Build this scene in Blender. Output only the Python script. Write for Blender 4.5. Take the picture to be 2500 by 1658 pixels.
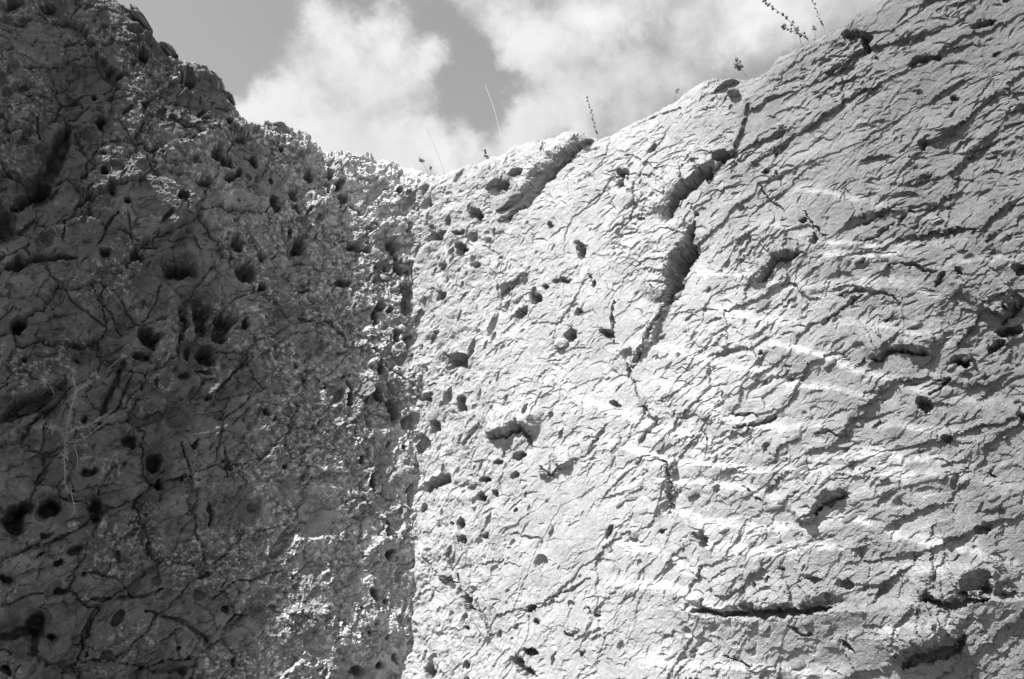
import bpy, bmesh, math, random
import numpy as np
from mathutils import Vector, Matrix

# ------------------------------------------------------------------ camera, sky, sun, exposure
for o in list(bpy.data.objects):
    bpy.data.objects.remove(o)
scene = bpy.context.scene
COL = scene.collection
PITCH = math.radians(20.0)
FPX = 1944.0                       # focal length in pixels of a 2500 px wide frame (28 mm lens)
EYE = np.array([0.0, 0.0, 1.6])
cam_d = bpy.data.cameras.new('camera')
cam_d.sensor_width = 36.0
cam_d.lens = 28.0
cam_d.clip_start = 0.05
cam_d.clip_end = 3000.0
cam = bpy.data.objects.new('camera', cam_d)
cam.location = EYE
cam.rotation_euler = (math.radians(90) + PITCH, 0, 0)
COL.objects.link(cam)
scene.camera = cam

scene.view_settings.view_transform = 'Standard'
scene.view_settings.look = 'None'
scene.view_settings.gamma = 1.0
scene.view_settings.use_curve_mapping = False
scene.view_settings.exposure = 1.45
scene.render.engine = 'CYCLES'
scene.cycles.max_bounces = 4
scene.cycles.diffuse_bounces = 3

SUN_EL = math.radians(52.0)
SUN_H = np.array([-0.812, -0.584])            # horizontal direction towards the sun
SUN_H = SUN_H / np.linalg.norm(SUN_H)
SUN = np.array([SUN_H[0] * math.cos(SUN_EL), SUN_H[1] * math.cos(SUN_EL), math.sin(SUN_EL)])
sun_d = bpy.data.lights.new('sun', 'SUN')
sun_d.energy = 5.0
sun_d.angle = math.radians(0.5)
sun = bpy.data.objects.new('sun', sun_d)
sun.rotation_euler = Vector(-SUN).to_track_quat('-Z', 'Y').to_euler()
COL.objects.link(sun)


def ray(x, y):
    xc, yc = (x - 1250.0) / FPX, (829.0 - y) / FPX
    d = np.array([xc, math.cos(PITCH) - math.sin(PITCH) * yc, math.sin(PITCH) + math.cos(PITCH) * yc])
    return d


world = bpy.data.worlds.new('World')
scene.world = world
world.use_nodes = True
SKY_STRENGTH = 0.054
CLOUDS = [  # x, y in the photograph, radius, weight: where each cloud stands in the sky
    (800, 60, 95, 1.0), (930, 50, 80, 1.0), (860, 140, 130, 1.0), (990, 150, 110, .9), (1050, 130, 70, .8),
    (720, 190, 90, .8), (900, 240, 110, .55), (640, 240, 80, .75), (700, 300, 120, 1.0), (620, 330, 120, .8), (800, 300, 80, .7),
    (880, 370, 150, 1.1), (1000, 330, 120, 1.1), (1090, 330, 90, 1.0), (1120, 400, 100, 1.0), (1160, 320, 50, .5), (760, 420, 130, 1.),
    (1210, 20, 90, .8), (1290, 60, 110, 1.0), (1260, 150, 60, .6), (1340, 160, 110, 1.0), (1420, 60, 120, .8), (1460, 190, 90, .75),
    (1520, 40, 110, .8), (1640, 50, 120, .8), (1760, 60, 120, .8), (1330, 230, 90, .8), (1250, 300, 70, .8), (1280, 340, 90, .9),
    (1420, 290, 110, .75), (1560, 250, 110, .75), (1680, 160, 110, .65), (1860, 80, 130, .75), (1950, 20, 110, .7), (2100, -60, 160, .7),
    (590, 290, 90, .9), (660, 390, 140, 1.0), (840, 420, 120, 1.0), (540, 250, 60, .5), (1240, 400, 120, .9), (1350, 330, 100, .6),
    (1540, 140, 80, .35), (1100, -120, 60, .3), (1500, -120, 200, .8),
]


def build_world():
    nt = world.node_tree
    N, L = nt.nodes, nt.links
    N.clear()
    out = N.new('ShaderNodeOutputWorld')
    bg = N.new('ShaderNodeBackground')
    bg.inputs['Strength'].default_value = SKY_STRENGTH
    sky = N.new('ShaderNodeTexSky')
    sky.sky_type = 'NISHITA'
    sky.sun_disc = False
    sky.sun_elevation = SUN_EL
    sky.sun_rotation = math.atan2(SUN_H[0], SUN_H[1])
    sky.dust_density = 0.5
    sep = N.new('ShaderNodeSeparateColor')         # black-and-white film
    L.new(sky.outputs[0], sep.inputs[0])
    bw = N.new('ShaderNodeMath'); bw.operation = 'MULTIPLY'; bw.inputs[1].default_value = SKY_GAIN
    L.new(sep.outputs[1], bw.inputs[0])
    tc = N.new('ShaderNodeTexCoord')

    def noise(scale, detail, rough, vec):
        n = N.new('ShaderNodeTexNoise')
        n.inputs['Scale'].default_value = scale
        n.inputs['Detail'].default_value = detail
        n.inputs['Roughness'].default_value = rough
        L.new(vec, n.inputs['Vector'])
        return n

    def math_(op, a, b=None, clamp=False):
        m = N.new('ShaderNodeMath'); m.operation = op; m.use_clamp = clamp
        for i, v in enumerate((a, b)):
            if v is None:
                continue
            if isinstance(v, (int, float)):
                m.inputs[i].default_value = v
            else:
                L.new(v, m.inputs[i])
        return m.outputs[0]

    g = tc.outputs['Generated']
    wn = noise(9.0, 6, 0.62, g)
    sub = N.new('ShaderNodeVectorMath'); sub.operation = 'SUBTRACT'; sub.inputs[1].default_value = (.5, .5, .5)
    L.new(wn.outputs['Color'], sub.inputs[0])
    sc = N.new('ShaderNodeVectorMath'); sc.operation = 'SCALE'; sc.inputs['Scale'].default_value = 0.13
    L.new(sub.outputs[0], sc.inputs[0])
    add = N.new('ShaderNodeVectorMath'); add.operation = 'ADD'
    L.new(g, add.inputs[0]); L.new(sc.outputs[0], add.inputs[1])
    p = add.outputs[0]
    total = None
    for (x, y, r, w) in CLOUDS:
        d = ray(x, y); d = d / np.linalg.norm(d)
        dist = N.new('ShaderNodeVectorMath'); dist.operation = 'DISTANCE'
        dist.inputs[1].default_value = tuple(d)
        L.new(p, dist.inputs[0])
        mr = N.new('ShaderNodeMapRange'); mr.interpolation_type = 'SMOOTHSTEP'
        mr.inputs['From Min'].default_value = r / FPX * 1.05
        mr.inputs['From Max'].default_value = r / FPX * 0.25
        mr.inputs['To Min'].default_value = 0.0
        mr.inputs['To Max'].default_value = w
        L.new(dist.outputs['Value'], mr.inputs['Value'])
        total = mr.outputs[0] if total is None else math_('ADD', total, mr.outputs[0])
    total = math_('MULTIPLY', math_('POWER', math_('MAXIMUM', total, 0.0), 0.7), 0.55)
    # broken cloud over the rest of the sky, thinned out of view to lower the fill
    d0 = ray(1250, 120); d0 = d0 / np.linalg.norm(d0)
    dist = N.new('ShaderNodeVectorMath'); dist.operation = 'DISTANCE'; dist.inputs[1].default_value = tuple(d0)
    L.new(g, dist.inputs[0])
    away = N.new('ShaderNodeMapRange'); away.inputs['From Min'].default_value = .5; away.inputs['From Max'].default_value = .75
    L.new(dist.outputs['Value'], away.inputs['Value'])
    cn = noise(2.6, 7, 0.55, g)
    cm = N.new('ShaderNodeMapRange'); cm.interpolation_type = 'SMOOTHSTEP'
    cm.inputs['From Min'].default_value = .53; cm.inputs['From Max'].default_value = .70
    L.new(cn.outputs[0], cm.inputs['Value'])
    total = math_('MAXIMUM', total, math_('MULTIPLY', cm.outputs[0], away.outputs[0]))
    # wisps: break the edges up
    fn = noise(16.0, 8, 0.6, g)
    total = math_('ADD', total, math_('MULTIPLY', math_('SUBTRACT', fn.outputs[0], 0.5), 1.0))
    dens = N.new('ShaderNodeMapRange'); dens.interpolation_type = 'SMOOTHSTEP'
    dens.inputs['From Min'].default_value = 0.05; dens.inputs['From Max'].default_value = 0.9
    L.new(total, dens.inputs['Value'])
    # cloud body: brightness varies softly inside
    bn = noise(7.0, 5, 0.5, g)
    bm = N.new('ShaderNodeMapRange')
    bm.inputs['From Min'].default_value = .3; bm.inputs['From Max'].default_value = .7
    bm.inputs['To Min'].default_value = CLOUD_LO; bm.inputs['To Max'].default_value = CLOUD_HI
    L.new(bn.outputs[0], bm.inputs['Value'])
    mix = N.new('ShaderNodeMix'); mix.data_type = 'FLOAT'
    L.new(dens.outputs[0], mix.inputs[0]); L.new(bw.outputs[0], mix.inputs[2]); L.new(bm.outputs[0], mix.inputs[3])
    L.new(mix.outputs[0], bg.inputs['Color'])
    L.new(bg.outputs[0], out.inputs['Surface'])


SKY_GAIN = 1.7
CLOUD_LO, CLOUD_HI = 5.0, 6.8
build_world()

# ------------------------------------------------------------------ helpers


def tag(o, label=None, cat=None, group=None, kind=None):
    if label: o['label'] = label
    if cat: o['category'] = cat
    if group: o['group'] = group
    if kind: o['kind'] = kind
    return o


def link(name, mesh, parent=None):
    o = bpy.data.objects.new(name, mesh)
    COL.objects.link(o)
    if parent is not None:
        o.parent = parent
    return o


def u32(a):
    return a.astype(np.int64).astype(np.uint32)


def hsh(ix, iy, seed):
    h = u32(ix) * np.uint32(374761393) + u32(iy) * np.uint32(668265263) + np.uint32((seed * 2246822519) & 0xffffffff)
    h = (h ^ (h >> np.uint32(13))) * np.uint32(1274126177)
    h = (h ^ (h >> np.uint32(16))) * np.uint32(2654435769)
    h = h ^ (h >> np.uint32(15))
    return (h & np.uint32(0xffffff)).astype(np.float32) / np.float32(0x1000000)


def gnoise(x, y, seed):
    """gradient noise, about -1..1"""
    xi, yi = np.floor(x), np.floor(y)
    fx, fy = (x - xi).astype(np.float32), (y - yi).astype(np.float32)
    sx = fx * fx * fx * (fx * (fx * 6 - 15) + 10)
    sy = fy * fy * fy * (fy * (fy * 6 - 15) + 10)
    r = []
    for dy in (0, 1):
        for dx in (0, 1):
            a = hsh(xi + dx, yi + dy, seed) * np.float32(2 * math.pi)
            r.append(np.cos(a) * (fx - dx) + np.sin(a) * (fy - dy))
    a = r[0] + sx * (r[1] - r[0])
    b = r[2] + sx * (r[3] - r[2])
    return (a + sy * (b - a)) * np.float32(1.5)


def fbm(x, y, size, octaves, seed, gain=0.5, ridged=False):
    h = np.zeros_like(x, dtype=np.float32); amp = 1.0; f = 1.0 / size
    for i in range(octaves):
        n = gnoise(x * f + 17.3 * i, y * f - 9.1 * i, seed + i)
        if ridged:
            n = 1.0 - 2.0 * np.abs(n)
        h += amp * n
        amp *= gain; f *= 2.03
    return h


def facets(x, y, size, aniso, ang, seed, tilt=.3, off=.3, bias=(0., 0.), crack=0.0, crackw=.06, warp=.12):
    """chipped rock: every Voronoi cell is a tilted flat break, steps between them"""
    c, s = np.cos(ang), np.sin(ang)
    a = (c * x + s * y) / (size * aniso)
    b = (-s * x + c * y) / size
    if warp:
        wa = fbm(a, b, .38, 4, seed + 50, .6); wb = fbm(a, b, .38, 4, seed + 60, .6)
        a = a + warp * wa; b = b + warp * wb
    ai, bi = np.floor(a), np.floor(b)
    f1 = np.full(a.shape, 9.0, np.float32); f2 = f1.copy()
    h = np.zeros(a.shape, np.float32)
    for j in (-1, 0, 1):
        for i in (-1, 0, 1):
            ci, cj = ai + i, bi + j
            px = ci + .5 + .9 * (hsh(ci, cj, seed) - .5)
            py = cj + .5 + .9 * (hsh(ci, cj, seed + 1) - .5)
            dx = (a - px).astype(np.float32); dy = (b - py).astype(np.float32)
            d = dx * dx + dy * dy
            tx = (hsh(ci, cj, seed + 2) - .5) * 2 * tilt + bias[0]
            ty = (hsh(ci, cj, seed + 3) - .5) * 2 * tilt + bias[1]
            of = (hsh(ci, cj, seed + 4) - .5) * 2 * off
            v = of + tx * dx * aniso + ty * dy
            m = d < f1
            f2 = np.where(m, f1, np.minimum(f2, d))
            h = np.where(m, v, h)
            f1 = np.where(m, d, f1)
    h = h * size
    if crack:
        e = np.sqrt(f2) - np.sqrt(f1)
        h = h - crack * size * np.clip(1 - e / crackw, 0, 1)
    return h


def pits(x, y, size, prob, seed, depth=.9, rlo=.18, rhi=.42, el=1.5, ang=1.2, mask=None):
    """dissolved pits: round sharp-rimmed bowls, scattered"""
    c, s = math.cos(ang), math.sin(ang)
    a = (c * x + s * y) / size; b = (-s * x + c * y) / size
    a = a / el
    ai, bi = np.floor(a), np.floor(b)
    h = np.zeros(a.shape, np.float32)
    for j in (-1, 0, 1):
        for i in (-1, 0, 1):
            ci, cj = ai + i, bi + j
            px = ci + .2 + .6 * hsh(ci, cj, seed); py = cj + .2 + .6 * hsh(ci, cj, seed + 1)
            r = rlo + (rhi - rlo) * hsh(ci, cj, seed + 2) ** 2
            p = prob if mask is None else prob * mask
            on = hsh(ci, cj, seed + 3) < p
            e = .6 + .8 * hsh(ci, cj, seed + 4)
            dx = (a - px); dy = (b - py)
            d2 = ((dx * e) ** 2 + (dy / e) ** 2) / (r * r)
            v = np.where(on, np.minimum(1.0, 1.5 * np.clip(1 - d2, 0, 1)) * r * (.7 + .8 * hsh(ci, cj, seed + 5)), 0)
            h = np.maximum(h, v.astype(np.float32))
    return -h * size * depth


def scars(x, y, size, prob, seed, ang, depth, el=2.2, spread=.5, mask=None):
    """flakes struck off by the pick: a sharp upper edge, then a flat break that runs out downward"""
    sx, sy = x / (size * 1.5), y / size
    ai, bi = np.floor(sx), np.floor(sy)
    h = np.zeros(x.shape, np.float32)
    wob = .09 * gnoise(x / size * 3.1, y / size * 3.1, seed + 9) + .13 * gnoise(x / size * 7.3, y / size * 7.3, seed + 10) + .09 * gnoise(x / size * 15.1, y / size * 15.1, seed + 11)
    for j in (-1, 0, 1):
        for i in (-1, 0, 1):
            ci, cj = ai + i, bi + j
            px = (ci + .15 + .7 * hsh(ci, cj, seed)) * size * 1.5; py = (cj + .15 + .7 * hsh(ci, cj, seed + 1)) * size
            th = ang + spread * (hsh(ci, cj, seed + 2) - .5) * 2
            L = size * (.45 + .55 * hsh(ci, cj, seed + 3)); W = L / el * (.6 + .9 * hsh(ci, cj, seed + 4))
            p = prob if mask is None else prob * mask
            on = hsh(ci, cj, seed + 5) < p
            c, s_ = np.cos(th), np.sin(th)
            dx, dy = x - px, y - py
            a = (c * dx + s_ * dy) / L; b = (-s_ * dx + c * dy) / W + wob
            top = .5 - .45 * a * a - .5 * np.maximum(np.abs(a) - .55, 0) + .5 * a * (hsh(ci, cj, seed + 6) - .5) * 2
            ins = on & (np.abs(a) < 1) & (b < top) & (b > -1.0)
            v = np.where(ins, np.clip((b + 1.0) / 1.55, 0, 1) ** .6 * np.clip(1.15 - a * a, 0, 1) * (.5 + .9 * hsh(ci, cj, seed + 7)), 0)
            h = np.maximum(h, v.astype(np.float32))
    return -h * depth


def smooth(e0, e1, x):
    t = np.clip((x - e0) / (e1 - e0), 0, 1)
    return t * t * (3 - 2 * t)


# ------------------------------------------------------------------ materials


def rock_material(name, base, lo, hi, stain, patch_scale, bump, crust=None, gain=2.0, cap=.5):
    m = bpy.data.materials.new(name)
    m.use_nodes = True
    nt = m.node_tree; N, L = nt.nodes, nt.links
    b = N['Principled BSDF']
    b.inputs['Roughness'].default_value = .95
    b.inputs['Specular IOR Level'].default_value = .15
    tc = N.new('ShaderNodeTexCoord')
    g = tc.outputs['Object']

    def noise(scale, detail, rough, seed=0.0):
        n = N.new('ShaderNodeTexNoise'); n.noise_dimensions = '4D'
        n.inputs['W'].default_value = seed
        n.inputs['Scale'].default_value = scale; n.inputs['Detail'].default_value = detail
        n.inputs['Roughness'].default_value = rough
        L.new(g, n.inputs['Vector'])
        return n.outputs[0]

    def rng(v, a, b_, c, d):
        r = N.new('ShaderNodeMapRange')
        for k, val in zip(('From Min', 'From Max', 'To Min', 'To Max'), (a, b_, c, d)):
            r.inputs[k].default_value = val
        L.new(v, r.inputs['Value'])
        return r.outputs[0]

    def mul(a, b_):
        r = N.new('ShaderNodeMath'); r.operation = 'MULTIPLY'
        L.new(a, r.inputs[0])
        if isinstance(b_, float): r.inputs[1].default_value = b_
        else: L.new(b_, r.inputs[1])
        return r.outputs[0]

    v = rng(noise(patch_scale, 8, .62, 1.0), .3, .7, lo, hi)
    v = mul(v, rng(noise(45, 6, .7, 2.0), .3, .7, .82, 1.18))
    v = mul(v, rng(noise(230, 4, .75, 3.0), .3, .7, .68, 1.32))
    v = mul(v, rng(noise(1.1, 5, .6, 4.0), .42, .62, stain, 1.0))
    if crust is not None:
        at = N.new('ShaderNodeAttribute'); at.attribute_name = 'crust'
        mx = N.new('ShaderNodeMix'); mx.data_type = 'FLOAT'
        L.new(at.outputs['Fac'], mx.inputs[0]); L.new(v, mx.inputs[2])
        L.new(rng(noise(120, 4, .7, 6.0), .3, .7, crust * 1.1, crust * 1.9), mx.inputs[3])
        v = mx.outputs[0]
        pt = N.new('ShaderNodeAttribute'); pt.attribute_name = 'tone_lift'
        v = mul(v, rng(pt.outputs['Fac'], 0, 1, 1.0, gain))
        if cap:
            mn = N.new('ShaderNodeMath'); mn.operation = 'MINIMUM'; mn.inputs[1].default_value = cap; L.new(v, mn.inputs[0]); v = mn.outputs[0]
    L.new(v, b.inputs['Base Color'])
    bp = N.new('ShaderNodeBump'); bp.inputs['Strength'].default_value = bump; bp.inputs['Distance'].default_value = .010
    L.new(noise(180, 6, .72, 5.0), bp.inputs['Height'])
    L.new(bp.outputs[0], b.inputs['Normal'])
    return m


def plain_material(name, lo, hi, scale=40.0, rough=.9):
    m = bpy.data.materials.new(name)
    m.use_nodes = True
    nt = m.node_tree; N, L = nt.nodes, nt.links
    b = N['Principled BSDF']; b.inputs['Roughness'].default_value = rough
    b.inputs['Specular IOR Level'].default_value = .2
    n = N.new('ShaderNodeTexNoise'); n.inputs['Scale'].default_value = scale; n.inputs['Detail'].default_value = 5
    tc = N.new('ShaderNodeTexCoord'); L.new(tc.outputs['Object'], n.inputs['Vector'])
    r = N.new('ShaderNodeMapRange'); r.inputs['From Min'].default_value = .3; r.inputs['From Max'].default_value = .7
    r.inputs['To Min'].default_value = lo; r.inputs['To Max'].default_value = hi
    L.new(n.outputs[0], r.inputs['Value']); L.new(r.outputs[0], b.inputs['Base Color'])
    return m


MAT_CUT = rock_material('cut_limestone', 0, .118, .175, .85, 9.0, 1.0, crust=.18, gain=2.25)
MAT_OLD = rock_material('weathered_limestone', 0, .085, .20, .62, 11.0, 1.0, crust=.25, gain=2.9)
MAT_GROUND = rock_material('quarry_floor', 0, .14, .22, .8, 4.0, .8)
MAT_STONE = plain_material('pale_pebble', .28, .38)
MAT_STRAW = plain_material('dry_straw', .25, .36)
MAT_DRY = plain_material('dry_brown_stalk', .06, .12)
MAT_LEAF = plain_material('dark_leaf', .04, .08)
MAT_PALE = plain_material('bleached_thistle', .19, .30)

# ------------------------------------------------------------------ the two rock faces
CORNER = np.array([-0.585, 4.51])
RIM_R = 0.22


class Wall:
    def __init__(self, d, n, base):
        self.d = np.array(d); self.n = np.array(n); self.base = base

    def px(self, x, y, off=0.0):
        """point of the photograph -> (u, z) on this face"""
        r = ray(x, y)
        b = 0.0
        for _ in range(5):
            p0 = CORNER + self.n * (b + off)
            # (EYE + t r - p0).n = 0
            t = ((p0 - EYE[:2]) @ self.n) / (r[:2] @ self.n)
            q = EYE + t * r
            u = (q[:2] - CORNER) @ self.d
            b = float(self.base(np.array([u]), np.array([q[2]]))[0])
        return u, q[2]

    def scale(self, x, y):
        """metres per photo pixel near that point"""
        r = ray(x, y); r = r / np.linalg.norm(r)
        p = self.world(*self.px(x, y))
        return np.linalg.norm(p - EYE) / FPX * (r @ ray(1250, 829) / np.linalg.norm(ray(1250, 829))) ** -0.0

    def world(self, u, z, off=0.0):
        b = float(self.base(np.array([u]), np.array([z]))[0]) + off
        q = CORNER + self.d * u + self.n * b
        return np.array([q[0], q[1], z])


# left: a natural weathered face. It overhangs a little far from the corner and leans back at the top by the corner
def base_left(u, z):
    b = 0.04 * np.clip(u - 1.1, 0, 9) * np.clip(z - 2.6, -3, 3)
    b = b - .14 * smooth(2.7, 4.7, z) * smooth(1.7, .6, u) * smooth(-.1, .45, u)
    return b + .03 * np.sin(u * 2.3 + z * 1.1)


# right: the cut face; it leans out towards the right
def base_right(u, z):
    b = 0.05 * np.clip(u - 1.5, 0, 9) * np.clip(z - 2.4, -3, 3)
    return b + .025 * np.sin(u * 1.9 - z * .9) - .02 * (z - 2.5)


LW = Wall((-.866, -.5), (.5, -.866), base_left)
RW = Wall((.815, -.578), (-.578, -.815), base_right)
LW.d /= np.linalg.norm(LW.d); RW.d /= np.linalg.norm(RW.d)
LW.n /= np.linalg.norm(LW.n); RW.n /= np.linalg.norm(RW.n)

RIM_L = [(1075, 440), (1050, 434), (1000, 420), (950, 402), (890, 394), (810, 383), (770, 362), (740, 342), (712, 318), (685, 306), (660, 310), (645, 325),
         (625, 318), (608, 305), (590, 268), (560, 233), (520, 193), (480, 163), (440, 138), (400, 108), (360, 73), (330, 48), (300, 18), (270, 0),
         (200, -40), (100, -110), (0, -190), (-150, -320)]
RIM_RT = [(1010, 452), (1060, 434), (1110, 418), (1180, 394), (1250, 364), (1300, 350), (1380, 338), (1425, 336), (1440, 346), (1480, 330), (1530, 300), (1600, 266),
          (1650, 240), (1700, 208), (1740, 197), (1790, 199), (1802, 212), (1850, 184), (1880, 150), (1950, 110), (2010, 75), (2060, 50), (2090, 25),
          (2140, 0), (2250, -60), (2400, -140), (2600, -250), (2800, -380)]


def rim_fn(wall, pts):
    uz = sorted(wall.px(x, y) for x, y in pts)
    us = np.array([a for a, _ in uz]); zs = np.array([b for _, b in uz])
    uu = np.arange(-2, 8, .01)
    z = np.interp(uu, us, zs)
    k = np.exp(-(np.arange(-12, 13) / 5.0) ** 2); k /= k.sum()
    z = np.convolve(np.pad(z, 12, mode='edge'), k, mode='valid')
    return lambda u: np.interp(u, uu, z)


rimL, rimR = rim_fn(LW, RIM_L), rim_fn(RW, RIM_RT)


class Field:
    """height field of one face with hand-placed features from the photograph"""
    def __init__(self, wall, U, Z):
        self.w = wall; self.U = U; self.Z = Z; self.deep = 2.0
        wu = fbm(U, Z, .07, 3, 900); wz = fbm(U, Z, .07, 3, 910)
        self.Uw = U + .010 * wu; self.Zw = Z + .010 * wz
        self.rough = fbm(U, Z, .03, 2, 930)
        self.Us = U + .012 * gnoise(U / .07, Z / .07, 900); self.Zs = Z + .012 * gnoise(U / .07, Z / .07, 910)
        self.mask = np.zeros(U.shape, np.float32)      # sides of hollows: fine chipping is held back there
        self.ragn = gnoise(U / .055, Z / .055, 960) + .5 * gnoise(U / .025, Z / .025, 961)
        self.jag = fbm(U, Z, .12, 5, 950, .66)

    def box(self, u0, u1, z0, z1):
        return np.nonzero((self.Uw > u0) & (self.Uw < u1) & (self.Zw > z0) & (self.Zw < z1))

    def frame(self, x, y, ang):
        """wall-space axes of an image-space ellipse at (x, y), pixel steps"""
        u0, z0 = self.w.px(x, y)
        a = math.radians(ang)
        ua, za = self.w.px(x + 5 * math.cos(a), y - 5 * math.sin(a))
        ub, zb = self.w.px(x + 5 * math.sin(a), y + 5 * math.cos(a))
        M = np.array([[ua - u0, ub - u0], [za - z0, zb - z0]]) / 5.0
        return u0, z0, M

    def hole(self, h, x, y, rx, ry, ang=0, depth=None, square=2.0, lip=0.0, soft=False):
        u0, z0, M = self.frame(x, y, ang)
        sc = math.sqrt(abs(np.linalg.det(M)))
        R = max(rx, ry) * max(np.linalg.norm(M[:, 0]), np.linalg.norm(M[:, 1])) * 1.6 + .02
        idx = self.box(u0 - R, u0 + R, z0 - R, z0 + R)
        I = np.linalg.inv(M)
        du = self.Us[idx] - u0; dz = self.Zs[idx] - z0
        a = (I[0, 0] * du + I[0, 1] * dz) / rx; b = (I[1, 0] * du + I[1, 1] * dz) / ry
        d = (np.abs(a) ** square + np.abs(b) ** square) ** (1 / square)
        d = d + .30 * fbm(self.U[idx], self.Z[idx], 1.3 * min(rx, ry) * sc + .006, 2, 940)
        d = np.maximum(d, 0)
        D = depth if depth is not None else min(self.deep * min(rx, ry) * sc, .19)
        prof = smooth(1.04, .5, d)
        h[idx] -= D * prof
        if D > .02 and not soft:
            self.mask[idx] = np.maximum(self.mask[idx], smooth(.06, .2, prof) * smooth(1.0, .9, prof))
        if lip:
            h[idx] += lip * np.exp(-((d - 1.12) / .14) ** 2)

    def poly(self, pts):
        return [self.w.px(x, y) for x, y in pts]

    def line(self, h, pts, width, depth, taper=True, rag=.25):
        """a crack or an undercut along a polyline; width in photo pixels"""
        P = self.poly(pts)
        sc = 1.0 / FPX * np.linalg.norm(self.w.world(*P[0]) - EYE)
        wd = width * sc
        us = [p[0] for p in P]; zs = [p[1] for p in P]
        idx = self.box(min(us) - 3 * wd, max(us) + 3 * wd, min(zs) - 3 * wd, max(zs) + 3 * wd)
        U, Z = self.Uw[idx], self.Zw[idx]
        best = np.full(U.shape, 9.0); T = np.zeros(U.shape)
        L = [0.0]
        for (a, b) in zip(P[:-1], P[1:]):
            L.append(L[-1] + math.hypot(b[0] - a[0], b[1] - a[1]))
        for k, (a, b) in enumerate(zip(P[:-1], P[1:])):
            dx, dz = b[0] - a[0], b[1] - a[1]; l2 = dx * dx + dz * dz + 1e-9
            t = np.clip(((U - a[0]) * dx + (Z - a[1]) * dz) / l2, 0, 1)
            d = np.hypot(U - a[0] - t * dx, Z - a[1] - t * dz)
            m = d < best
            best = np.where(m, d, best); T = np.where(m, (L[k] + t * math.sqrt(l2)) / L[-1], T)
        wloc = wd * .55 * (1 + rag * 1.2 * self.ragn[idx])
        if taper:
            wloc = wloc * (.35 + .65 * np.sin(np.clip(T, 0.02, .98) * math.pi) ** .6)
        prof = smooth(1.1, .35, best / np.maximum(wloc, 1e-4))
        h[idx] -= depth * prof
        if depth > .04:
            self.mask[idx] = np.maximum(self.mask[idx], smooth(.0, .08, prof) * smooth(1.0, .9, prof))

    def step(self, h, pts, amp, face, decay=.22):
        """a broken edge: the rock on the right of the line stands proud, its edge face drops to the left"""
        P = self.poly(pts)
        sc = 1.0 / FPX * np.linalg.norm(self.w.world(*P[0]) - EYE)
        fw = face * sc
        us = [p[0] for p in P]; zs = [p[1] for p in P]
        R = decay * 2.5
        idx = self.box(min(us) - R, max(us) + R, min(zs) - R, max(zs) + R)
        U, Z = self.Uw[idx], self.Zw[idx]
        best = np.full(U.shape, 9.0); S = np.zeros(U.shape); T = np.zeros(U.shape)
        n = len(P) - 1
        for k, (a, b) in enumerate(zip(P[:-1], P[1:])):
            dx, dz = b[0] - a[0], b[1] - a[1]; l2 = dx * dx + dz * dz + 1e-9
            t = ((U - a[0]) * dx + (Z - a[1]) * dz) / l2
            tc = np.clip(t, 0, 1)
            d = np.hypot(U - a[0] - tc * dx, Z - a[1] - tc * dz)
            cr = (dz * (U - a[0]) - dx * (Z - a[1])) / math.sqrt(l2)
            m = d < best
            best = np.where(m, d, best); S = np.where(m, np.sign(cr) * d, S); T = np.where(m, (k + np.clip(t, -1, 2)) / n, T)
        blk = np.floor(T * n * 1.7 + .35 * self.jag[idx]); one = np.zeros_like(blk)
        b1, b2 = hsh(blk, one, int(pts[0][0])), hsh(blk, one + 5, int(pts[0][0]))
        S = S + .013 * self.jag[idx] + (b1 - .5) * .035 + .03 * self.wob[idx]
        fw = fw * (.45 + 1.1 * b2)
        amp = amp * (.65 + .55 * hsh(blk, one + 9, int(pts[0][0])))
        end = smooth(-.12, .15, T) * smooth(1.12, .85, T)
        q = np.clip(S / fw, 0, 1)
        q = .6 * q + .4 * smooth(.25, .5, q + .22 * self.jag[idx])
        p = np.where(S > fw, np.exp(-(np.maximum(S - fw, 0) / decay) ** 1.3), q)
        h[idx] += amp * end * p * (1 + .22 * self.jag[idx])

    def sdist(self, pts, reach):
        """signed height above a roughly horizontal polyline, with end fade"""
        P = sorted(self.poly(pts))
        us = np.array([p[0] for p in P]); zs = np.array([p[1] for p in P])
        m = smooth(us[0] - .12, us[0] + .12, self.U) * smooth(us[-1] + .12, us[-1] - .12, self.U)
        return self.Z - np.interp(self.U, us, zs), m

    def band(self, h, pts, amp, ledge=.035, back=.20):
        """a quarrying ledge: the face steps back upward over `ledge`, then comes out again over `back`"""
        s, m = self.sdist(pts, back)
        s = s + .004 * self.rough + .02 * self.wob
        p = np.where(s < 0, np.exp(s / (back * .8)), np.clip(1 - s / ledge, -1, 1))
        p = np.where(s > ledge, -np.exp(-(s - ledge) / back) * 0.0 + np.minimum(0, 0 * s), p)
        p = np.where(s < 0, p, np.where(s < ledge, 1 - s / ledge, 0.0))
        h += amp * m * p


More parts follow.
